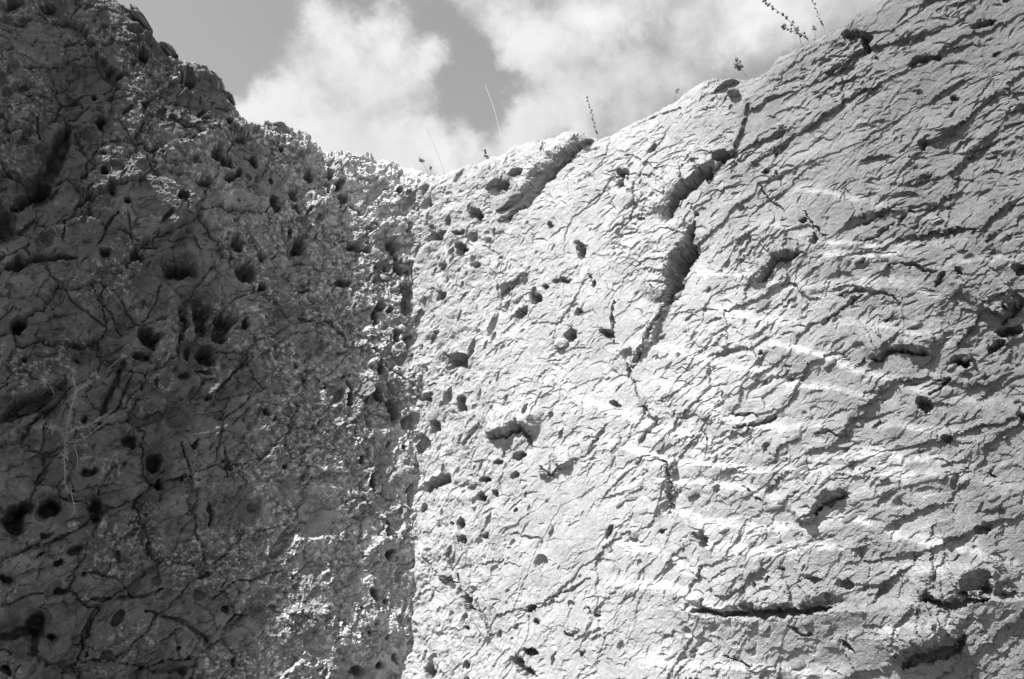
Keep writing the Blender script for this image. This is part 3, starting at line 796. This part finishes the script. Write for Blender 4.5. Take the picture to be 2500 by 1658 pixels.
def build_face(name, wall, rim, us, zstep, zfine, relief, mat):
    # rows: fraction of the way up the face, then round the rim and back over the plateau
    zr = rim(us) - .52 * RIM_R + .016 * fbm(us, us * 0, .12, 4, 33, .6)
    zmax = float(zr.max())
    zs = spacing(-.3, zmax - .01, zfine, zmax, zstep)
    f = (zs - zs[0]) / (zs[-1] - zs[0])
    arc = np.linspace(0, math.pi / 2, 46)[1:]
    back = np.cumsum(np.concatenate([[.008], .008 * 1.08 ** np.arange(52)]))
    back = back[back < 4.0]
    rows = len(f) + len(arc) + len(back)
    n = len(us)
    U = np.tile(us, (rows, 1)).astype(np.float64)
    Z = np.zeros((rows, n)); B = np.zeros((rows, n)); NN = np.zeros((rows, n)); NZ = np.zeros((rows, n)); S = np.zeros((rows, n))
    nf = len(f)
    # keep the spacing fine in the middle: rows are only squeezed between zfine and the local rim
    zlow = zs[0]
    low = zs <= zfine
    for k in range(nf):
        if low[k]:
            Z[k] = zs[k]
        else:
            t = (zs[k] - zfine) / (zs[-1] - zfine)
            Z[k] = zfine + t * (zr - zfine)
    S[:nf] = Z[:nf]; ARC = np.zeros((rows, n), bool); ARC[nf:] = True; NN[:nf] = 1.0
    for k, t in enumerate(arc):
        r = nf + k
        Z[r] = zr + RIM_R * math.sin(t); B[r] = -RIM_R * (1 - math.cos(t)); S[r] = zr + RIM_R * t
        NN[r] = math.cos(t); NZ[r] = math.sin(t)
    for k, x in enumerate(back):
        r = nf + len(arc) + k
        Z[r] = zr + RIM_R + .05 * x; B[r] = -RIM_R - x; S[r] = zr + RIM_R * math.pi / 2 + x; NZ[r] = 1.0
    F = Field(wall, U, S); F.arc = ARC
    out, crust, tone_lift = relief(F)
    h = out.astype(np.float64)
    # broken sides of hollows and edges: sideways relief where the surface turns steeply inward
    gu = np.gradient(h, axis=1) / np.gradient(U, axis=1)
    gz = np.gradient(h, axis=0) / np.maximum(np.gradient(S, axis=0), 1e-4)
    steep = smooth(.7, 2.0, np.hypot(gu, gz))
    lat = .010 if wall is RW else .006
    su = steep * (lat * fbm(U / .9 + h * 1.1, Z - h * .8, .035, 3, 970, .6))
    sz = steep * (lat * fbm(U / .9 - h * .9, Z + h * 1.1, .035, 3, 980, .6))
    b = wall.base(U, np.minimum(Z, zr + .1)) + B + h * NN
    z = Z + h * NZ + sz
    P = CORNER[None, None, :] + (U + su)[..., None] * wall.d + b[..., None] * wall.n
    co = np.concatenate([P, z[..., None]], axis=2).reshape(-1, 3).astype(np.float32)
    i = np.arange(rows * n).reshape(rows, n)
    a, b_, c, d = i[:-1, :-1].ravel(), i[:-1, 1:].ravel(), i[1:, 1:].ravel(), i[1:, :-1].ravel()
    cross = np.cross(np.append(wall.d, 0), (0, 0, 1))[:2] @ wall.n
    q = np.stack([a, b_, c, d] if cross > 0 else [a, d, c, b_], axis=1).astype(np.int32)
    me = bpy.data.meshes.new(name)
    me.vertices.add(len(co)); me.vertices.foreach_set('co', co.ravel())
    me.loops.add(q.size); me.loops.foreach_set('vertex_index', q.ravel())
    me.polygons.add(len(q)); me.polygons.foreach_set('loop_start', np.arange(0, q.size, 4, dtype=np.int32))
    me.update(calc_edges=True)
    me.shade_flat()
    for nm, v in (('crust', crust), ('tone_lift', tone_lift)):
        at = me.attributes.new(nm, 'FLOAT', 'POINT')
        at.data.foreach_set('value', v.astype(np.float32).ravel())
    me.materials.append(mat)
    o = link(name, me)
    print(name, rows, n, len(q))
    return o, (us, h, Z, U, P, z)


STEP = 0.0042
usL = spacing(-.34, 4.6, -.28, 2.50, STEP)
usR = spacing(-.34, 5.6, -.26, 3.42, STEP)
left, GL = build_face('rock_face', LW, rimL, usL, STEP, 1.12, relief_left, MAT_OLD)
tag(left, 'dark weathered rock face in shade on the left, riddled with round holes', 'rock face')
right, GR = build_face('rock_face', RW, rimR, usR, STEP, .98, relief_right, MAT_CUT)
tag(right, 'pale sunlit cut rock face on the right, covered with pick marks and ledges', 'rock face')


def surf(wall, grid, x, y, off=0.0):
    """world point of the built surface seen at photo point (x, y)"""
    us, h, Z, U, P, z = grid
    hh = 0.0
    for _ in range(4):
        u, zz = wall.px(x, y, off=hh)
        c = int(np.clip(np.searchsorted(us, u), 0, len(us) - 1))
        r = int(np.argmin(np.abs(Z[:, c] - zz)))
        hh = float(np.clip(h[r, c], -.05, .08))
    p = wall.world(u, zz, hh + off)
    return p


# ground: quarry floor reaching the horizon
me = bpy.data.meshes.new('ground')
bm = bmesh.new()
ring = [0.0, .8, 1.6, 2.4, 3.2, 4.2, 5.5, 7.5, 11, 18, 32, 60, 130, 400, 1200]
rnd = random.Random(3)
prev = None
K = 48
for r in ring:
    if r == 0:
        cur = [bm.verts.new((0, 0, 0))]
    else:
        cur = [bm.verts.new((r * math.cos(2 * math.pi * k / K), r * math.sin(2 * math.pi * k / K), rnd.uniform(-.03, .03) * (1 if r < 20 else 0))) for k in range(K)]
    if prev is not None:
        for k in range(K):
            if len(prev) == 1:
                bm.faces.new((prev[0], cur[k], cur[(k + 1) % K]))
            else:
                bm.faces.new((prev[k], cur[k], cur[(k + 1) % K], prev[(k + 1) % K]))
    prev = cur
bm.to_mesh(me); bm.free()
me.materials.append(MAT_GROUND)
tag(link('ground', me), kind='structure')


# ------------------------------------------------------------------ separate blocks wedged in the faces
def block_mesh(name, seed, cuts=9, subdiv=4, rough=.09, tone_lift=.7, crust=0.0):
    r = random.Random(seed)
    bm = bmesh.new()
    bmesh.ops.create_icosphere(bm, subdivisions=subdiv, radius=1.0)
    planes = []
    for _ in range(cuts):
        n = Vector((r.gauss(0, 1), r.gauss(0, 1), r.gauss(0, 1))).normalized()
        planes.append((n, r.uniform(.55, .85)))
    for v in bm.verts:
        for n, d in planes:
            e = v.co.dot(n) - d
            if e > 0:
                v.co -= n * e
    co = np.array([v.co for v in bm.verts])
    n1 = fbm(co[:, 0] * 1.0 + co[:, 2] * .7, co[:, 1] + co[:, 2] * .4, .6, 6, seed + 700, .62)
    for v, k in zip(bm.verts, n1):
        v.co *= 1 + rough * float(k)
    me = bpy.data.meshes.new(name)
    bm.to_mesh(me); bm.free()
    me.shade_flat()
    for nm, val in (('crust', crust), ('tone_lift', tone_lift)):
        at = me.attributes.new(nm, 'FLOAT', 'POINT')
        at.data.foreach_set('value', np.clip(val * (1 + 1.6 * n1), 0, 1).astype(np.float32))
    return me


def basis(wall, roll):
    d = Vector((wall.d[0], wall.d[1], 0)); n = Vector((wall.n[0], wall.n[1], 0)); z = Vector((0, 0, 1))
    if d.cross(z).dot(n) < 0:
        d = -d
    c, s_ = math.cos(roll), math.sin(roll)
    a, b = d * c + z * s_, -d * s_ + z * c
    return Matrix((a, b, n)).transposed().to_4x4()


def put(name, me, mat, parent, wall, grid, x, y, rx, ry, depth, roll, off=0.0):
    sc = np.linalg.norm(surf(wall, grid, x, y) - EYE) / FPX
    o = link(name, me, parent)
    if not me.materials:
        me.materials.append(mat)
    p = surf(wall, grid, x, y, off)
    o.matrix_world = Matrix.Translation(Vector(p)) @ basis(wall, math.radians(roll)) @ Matrix.Diagonal((rx * sc, ry * sc, depth, 1))
    return o


for i, (x, y, rx, ry, dp, roll, off) in enumerate([
        (1222, 456, 30, 13, .05, 12, .0), (1243, 492, 44, 17, .06, 8, .0), (1240, 528, 28, 10, .04, 15, .0), (1770, 206, 36, 9, .08, 12, -.06), (1792, 232, 16, 12, .05, 0, .0),
        (1400, 343, 34, 11, .08, 14, -.05), 
        (1098, 1352, 6, 5, .02, 0, 0), (1085, 1408, 22, 13, .035, -10, 0), (1292, 1020, 12, 8, .02, 20, .0)]):
    o = put('rock_block', block_mesh('rock_block', 20 + i), MAT_CUT, right, RW, GR, x, y, rx, ry, dp, roll, off)
for i, (x, y, rx, ry, dp, roll, off) in enumerate([
        (690, 322, 44, 26, .08, -20, -.05), (175, 1283, 13, 10, .02, 0, 0), (212, 1456, 9, 10, .02, 20, 0), (575, 1400, 9, 14, .02, 30, 0),
        (500, 1440, 20, 9, .03, -25, 0), (380, 1468, 22, 8, .025, -15, 0), (290, 1425, 15, 7, .02, -30, 0), (370, 1452, 16, 11, .025, 20, 0), (960, 940, 26, 20, .03, -50, 0),
        (855, 880, 8, 6, .015, 0, 0), (350, 20, 30, 10, .06, -35, -.04), (420, 118, 26, 9, .05, -35, -.04), (560, 228, 22, 9, .05, -45, -.04), (640, 745, 26, 14, .02, 10, 0), (530, 640, 14, 24, .03, 10, 0)]):
    o = put('rock_block', block_mesh('rock_block', 60 + i, cuts=7, rough=.26, tone_lift=.12, crust=.35 if i in (1, 2) else .1), MAT_OLD, left, LW, GL, x, y, rx, ry, dp, roll, off)
# thin flakes still hanging on the pick marks
FLAKES = [block_mesh('rock_flake', 100 + i, cuts=10, subdiv=2, rough=.03) for i in range(7)]
rf = random.Random(8)
for i in range(90):
    x = rf.uniform(1450, 2480); y = rf.uniform(560, 1640)
    if y < 830 - (x - 1250) * .35:
        continue
    w = rf.uniform(10, 26)
    put('rock_flake', FLAKES[i % 7], MAT_CUT, right, RW, GR, x, y, w, w * rf.uniform(.3, .55), rf.uniform(.008, .018), rf.uniform(5, 40), -.002)

# pebbles lodged in pockets of the faces
PEB = [block_mesh('pebble', 200 + i, cuts=3, subdiv=3, rough=.03) for i in range(3)]
for i, (wall, grid, x, y, r, asp, lab) in enumerate([
        (RW, GR, 1311, 714, 7, 1.25, 'smooth white oval pebble stuck in a pocket left of the long diagonal fissure'),
        (LW, GL, 867, 1301, 8, .8, 'small white pebble sitting on the dark left face low down near the corner'),
        (RW, GR, 1735, 448, 6, 1.3, 'small pale egg shaped stone lying at the upper end of the diagonal fissure'),
        (RW, GR, 1904, 308, 5, .6, 'tiny white pebble in a dark pocket high on the right face'),
        (RW, GR, 1157, 1237, 6, .7, 'small grey pebble below a round hole near the corner of the right face'),
        (RW, GR, 1532, 433, 4, 1.0, 'tiny pale pebble beside the dark hollow under the right rim')]):
    o = put('pebble', PEB[i % 3], MAT_STONE, None, wall, grid, x, y, r, r * asp, .012, 10, .006)
    tag(o, lab, 'pebble', 'pebbles lodged in the rock faces')
o = put('stone', block_mesh('stone', 240, cuts=6), MAT_STONE, None, RW, GR, 1372, 842, 18, 14, .035, 15, .01)
tag(o, 'rounded pale stone wedged below a dark hollow in the middle of the right face', 'stone')

# ------------------------------------------------------------------ plants


def tube(bm, pts, r0, r1, sides=5):
    pts = [Vector(p) for p in pts]
    rings = []
    for i, p in enumerate(pts):
        t = (pts[min(i + 1, len(pts) - 1)] - pts[max(i - 1, 0)]).normalized()
        a = t.orthogonal().normalized(); b = t.cross(a)
        r = r0 + (r1 - r0) * i / (len(pts) - 1)
        rings.append([bm.verts.new(p + (a * math.cos(2 * math.pi * k / sides) + b * math.sin(2 * math.pi * k / sides)) * r) for k in range(sides)])
    for q, w in zip(rings[:-1], rings[1:]):
        for k in range(sides):
            bm.faces.new((q[k], q[(k + 1) % sides], w[(k + 1) % sides], w[k]))
    bm.faces.new(rings[0][::-1]); bm.faces.new(rings[-1])


def blob(bm, c, r, rnd, squash=1.0, axis=None):
    g = bmesh.ops.create_icosphere(bm, subdivisions=1, radius=r)
    ax = (axis or Vector((0, 0, 1))).normalized()
    for v in g['verts']:
        v.co *= rnd.uniform(.75, 1.2)
        v.co += ax * v.co.dot(ax) * (squash - 1)
        v.co += Vector(c)


def part(name, bm, mat, root):
    me = bpy.data.meshes.new(name)
    bmesh.ops.translate(bm, verts=bm.verts, vec=-Vector(root.location))
    bm.to_mesh(me); bm.free()
    me.materials.append(mat)
    return link(name, me, root)


def empty(name, loc, label, cat, group=None):
    o = bpy.data.objects.new(name, None)
    o.location = loc
    COL.objects.link(o)
    o.empty_display_size = .05
    return tag(o, label, cat, group)


def rim_point(x, y, back):
    """a point above the right rim, `back` metres behind the face"""
    r = ray(x, y)
    p0 = CORNER - RW.n * back
    t = ((p0 - EYE[:2]) @ RW.n) / (r[:2] @ RW.n)
    return Vector(EYE + t * r)


def bent(pts, n=10):
    """smooth curve through a few points"""
    P = [np.array(p) for p in pts]
    out = []
    m = len(P)
    for i in range(m - 1):
        p0, p1, p2, p3 = P[max(i - 1, 0)], P[i], P[i + 1], P[min(i + 2, m - 1)]
        for k in range(n):
            t = k / n
            out.append(.5 * (2 * p1 + (p2 - p0) * t + (2 * p0 - 5 * p1 + 4 * p2 - p3) * t * t + (3 * p1 - p0 - 3 * p2 + p3) * t ** 3))
    out.append(P[-1])
    return [Vector(p) for p in out]


def stalk(pts, label, heads, mat, r=.0022, back=.10, group='dry stalks growing on the rim', name='dry_stalk', bead=.006, dense=0):
    rnd = random.Random(int(pts[0][0]))
    W = [rim_point(x, y, back) for x, y in pts]
    base = W[0] - Vector((0, 0, .14)) + (W[0] - W[1]).normalized() * .02
    root = empty(name, base, label, 'dry plant', group)
    cur = bent([base] + W, 8)
    bm = bmesh.new(); tube(bm, cur, r, r * .55); part('stem', bm, mat, root)
    if heads == 'beads':
        L = len(cur)
        k = int(L * .35)
        while k < L:
            bm = bmesh.new()
            for q in range(rnd.choice((1, 2, 2, 3))):
                off = Vector((rnd.uniform(-1, 1), rnd.uniform(-1, 1), rnd.uniform(-1, 1))) * bead * 1.2
                blob(bm, cur[k] + off, bead * rnd.uniform(.7, 1.1), rnd)
            part('seed_pod', bm, mat, root)
            k += rnd.choice((2, 2, 3))
    elif heads == 'head':
        bm = bmesh.new()
        d = (cur[-1] - cur[-3]).normalized()
        for q in range(14):
            off = Vector((rnd.gauss(0, 1), rnd.gauss(0, 1), rnd.gauss(0, 1))) * bead * .7
            blob(bm, cur[-1] + off + d * rnd.uniform(-1, 1.6) * bead, bead * rnd.uniform(.4, .8), rnd, 1.6, d)
        part('seed_head', bm, mat, root)
    return root


stalk([(1046, 432), (1040, 412), (1028, 392)], 'short dry stalk with a thistle like head left of the corner notch', 'head', MAT_DRY, bead=.010)
stalk([(1050, 432), (1052, 411)], 'tiny bud on a thin stalk at the lowest point of the rim', 'head', MAT_DRY, r=.0016, bead=.006)
stalk([(1086, 428), (1066, 370), (1042, 314)], 'long hair thin bare grass stalk leaning left above the corner notch', None, MAT_DRY, r=.0013)
stalk([(1227, 382), (1222, 330), (1205, 262), (1184, 207)], 'tall pale bleached grass blade leaning left in front of the clouds', None, MAT_STRAW, r=.0022)
stalk([(1192, 394), (1186, 382), (1182, 370)], 'small dark budded sprig on the rim right of the corner', 'beads', MAT_DRY, r=.002, bead=.008)
stalk([(1459, 340), (1450, 300), (1440, 262), (1432, 236)], 'upright beaded seed stalk beside the end of the big rim slab', 'beads', MAT_DRY, bead=.006)
stalk([(1648, 247), (1649, 236), (1652, 222)], 'short thin stalk with one tiny bud on the middle of the right rim', 'head', MAT_DRY, r=.0015, bead=.005)
stalk([(1830, 198), (1816, 178), (1803, 158)], 'short stalk with a feathery oval head beside the capping stone', 'head', MAT_DRY, r=.0018, bead=.014)
stalk([(1950, 84), (1937, 62), (1905, 32), (1868, 4)], 'long beaded seed branch reaching up left to the top edge', 'beads', MAT_DRY, bead=.008)
stalk([(1972, 98), (1955, 85), (1925, 72), (1908, 62)], 'lower beaded branch of the pair at the upper right rim', 'beads', MAT_DRY, bead=.008)
stalk([(2012, 72), (2004, 52), (1993, 27), (1983, 0)], 'thin sparse stalk with a few buds near the top of the right rim', 'beads', MAT_DRY, r=.0014, bead=.005)
stalk([(1991, 92), (1990, 82), (1988, 70)], 'tiny single bud on a short stalk at the upper right rim', 'head', MAT_DRY, r=.0014, bead=.006)


def tuft(x, y, wpx, hpx, n, label, wall, grid, mat, cat='plant', name='moss_tuft', lean=(0, 0)):
    """a clump of small leafy twigs rooted in a pocket of the rock"""
    rnd = random.Random(int(x * 3 + y))
    sc = np.linalg.norm(surf(wall, grid, x, y) - EYE) / FPX
    base = Vector(surf(wall, grid, x, y, -.03))
    root = empty(name, base, label, cat)
    B = basis(wall, 0).to_3x3()
    leaves = bmesh.new(); 
    for t in range(n):
        a = rnd.gauss(0, .55)
        L = hpx * sc * rnd.uniform(.45, 1.0)
        d = B @ Vector((math.sin(a) * wpx / hpx * 1.2 + lean[0], math.cos(a) + lean[1], rnd.uniform(.1, .6))).normalized()
        st = base + B @ Vector((rnd.gauss(0, .25) * wpx * sc, rnd.gauss(0, .1) * hpx * sc, 0))
        pts = [st, st + d * L * .5 + B @ Vector((0, 0, .01)), st + d * L]
        bm = bmesh.new(); tube(bm, pts, .0016, .0008, 4); part('twig', bm, mat, root)
        for k in range(16):
            f = rnd.uniform(.15, 1.05)
            p = st + d * L * f + Vector((rnd.gauss(0, 1), rnd.gauss(0, 1), rnd.gauss(0, 1))) * .006
            q = Vector((rnd.gauss(0, 1), rnd.gauss(0, 1), rnd.gauss(0, 1))).normalized()
            w = q.orthogonal().normalized(); l_ = rnd.uniform(.006, .012)
            v = [leaves.verts.new(p), leaves.verts.new(p + q * l_ * .5 + w * l_ * .28), leaves.verts.new(p + q * l_), leaves.verts.new(p + q * l_ * .5 - w * l_ * .28)]
            leaves.faces.new(v)
    o = part('foliage', leaves, mat, root)
    return root


tuft(1112, 1408, 34, 105, 16, 'dark bushy plant growing up from a pocket beside the corner of the right face', RW, GR, MAT_LEAF, 'shrub', 'small_shrub', (-.15, 0))
tuft(2070, 92, 34, 36, 14, 'dark mossy tuft in the hollow just under the top of the right rim', RW, GR, MAT_LEAF)
tuft(2112, 110, 18, 40, 8, 'dark tuft hanging in the deep hole right of the mossy hollow', RW, GR, MAT_LEAF)
tuft(1815, 245, 26, 30, 9, 'dark dry tuft in a cleft below the capping stone', RW, GR, MAT_LEAF)
tuft(1518, 440, 10, 18, 5, 'small dry tuft in a round hollow below the middle of the right rim', RW, GR, MAT_LEAF)
tuft(1533, 905, 20, 30, 8, 'dry tangle in the broken foot of the diagonal fissure', RW, GR, MAT_LEAF)
tuft(1282, 1600, 20, 30, 8, 'dark tuft in the big hollow at the bottom of the right face', RW, GR, MAT_LEAF)


def dry_stem(pts, label, wall, grid, mat, r=.0018, off=.012):
    W = [Vector(surf(wall, grid, x, y, off if 0 < i else -.01)) for i, (x, y) in enumerate(pts)]
    root = empty('withered_vine', W[0], label, 'dry plant')
    bm = bmesh.new(); tube(bm, bent(W, 6), r, r * .6); part('stem', bm, mat, root)
    return root


dry_stem([(1145, 1505), (1178, 1545), (1215, 1580), (1232, 1592)], 'thin dry stem hanging across the foot of the right face', RW, GR, MAT_DRY)
dry_stem([(1195, 1462), (1198, 1500), (1196, 1540)], 'short curled dry stem beside a slit low on the right face', RW, GR, MAT_DRY)


# the dead thistle on the dark face
def thistle():
    rnd = random.Random(77)
    Q = lambda x, y, off: Vector(surf(LW, GL, x, y, off))
    root = empty('dead_thistle', Q(160, 1070, 0), 'bleached spiny dead thistle spreading from a hollow in the dark left face', 'thistle')
    branches = [([(160, 1072), (162, 1048), (172, 1005), (186, 965), (205, 950), (222, 943)], .04, .10, 1.0),
                ([(160, 1072), (178, 1055), (207, 1047), (232, 1038), (246, 1030)], .03, .11, 1.0),
                ([(160, 1072), (150, 1058), (138, 1054), (124, 1048)], .03, .09, 1.0),
                ([(160, 1078), (175, 1086), (200, 1078), (215, 1072), (270, 1028)], .03, .12, .35),
                ([(160, 1072), (157, 1110), (157, 1150), (160, 1190), (172, 1208)], .03, .07, .6),
                ([(172, 1200), (178, 1230), (182, 1255)], .05, .05, .3),
                ([(182, 1095), (188, 1120), (187, 1150)], .03, .05, .1),
                ([(187, 962), (178, 940), (176, 915)], .07, .09, .8), ([(205, 950), (225, 925), (236, 935)], .08, .10, .8)]
    for pts, o0, o1, spiny in branches:
        W = [Q(x, y, o0 + (o1 - o0) * i / (len(pts) - 1)) for i, (x, y) in enumerate(pts)]
        cur = bent(W, 8)
        bm = bmesh.new(); tube(bm, cur, .0017, .0010); part('branch', bm, MAT_PALE, root)
        bm = bmesh.new()
        for k, p in enumerate(cur[2:]):
            for _ in range(int(rnd.random() * 7 * spiny + spiny * 1.5)):
                d = Vector((rnd.gauss(0, 1), rnd.gauss(0, 1), rnd.gauss(0, 1))).normalized()
                L = rnd.uniform(.010, .032)
                tube(bm, [p, p + d * L * .5 + Vector((0, 0, .002)), p + d * L], .0016, .0003, 3)
        if len(bm.verts):
            part('spines', bm, MAT_PALE, root)
        else:
            bm.free()
    for x, y, off in ((158, 1118, .06), (126, 1052, .08)):
        c = Q(x, y, off)
        bm = bmesh.new()
        blob(bm, c, .006, rnd)
        for _ in range(26):
            d = Vector((rnd.gauss(0, 1), rnd.gauss(0, 1), rnd.gauss(0, 1))).normalized()
            tube(bm, [c, c + d * rnd.uniform(.02, .042)], .0018, .0004, 3)
        part('seed_head', bm, MAT_PALE, root)


thistle()


def spiky_head(x, y, stem, label, r):
    rnd = random.Random(int(x))
    c = Vector(surf(LW, GL, x, y, .05))
    base = Vector(surf(LW, GL, stem[0], stem[1], -.01))
    root = empty('thistle_head', base, label, 'thistle')
    bm = bmesh.new(); tube(bm, bent([base, (base + c) / 2 + Vector((0, 0, .01)), c], 6), .0018, .0014); part('stem', bm, MAT_PALE, root)
    bm = bmesh.new(); blob(bm, c, r * .3, rnd)
    for _ in range(34):
        d = Vector((rnd.gauss(0, 1), rnd.gauss(0, 1), rnd.gauss(0, 1))).normalized()
        tube(bm, [c, c + d * r * rnd.uniform(.6, 1.0)], .0016, .0004, 3)
    part('flower_head', bm, MAT_PALE, root)


spiky_head(109, 936, (135, 965), 'pale spiky round thistle head above the dead thistle on the left face', .036)
spiky_head(301, 876, (262, 905), 'small bright thistle head on a thin stem under the big dark cavities', .024)
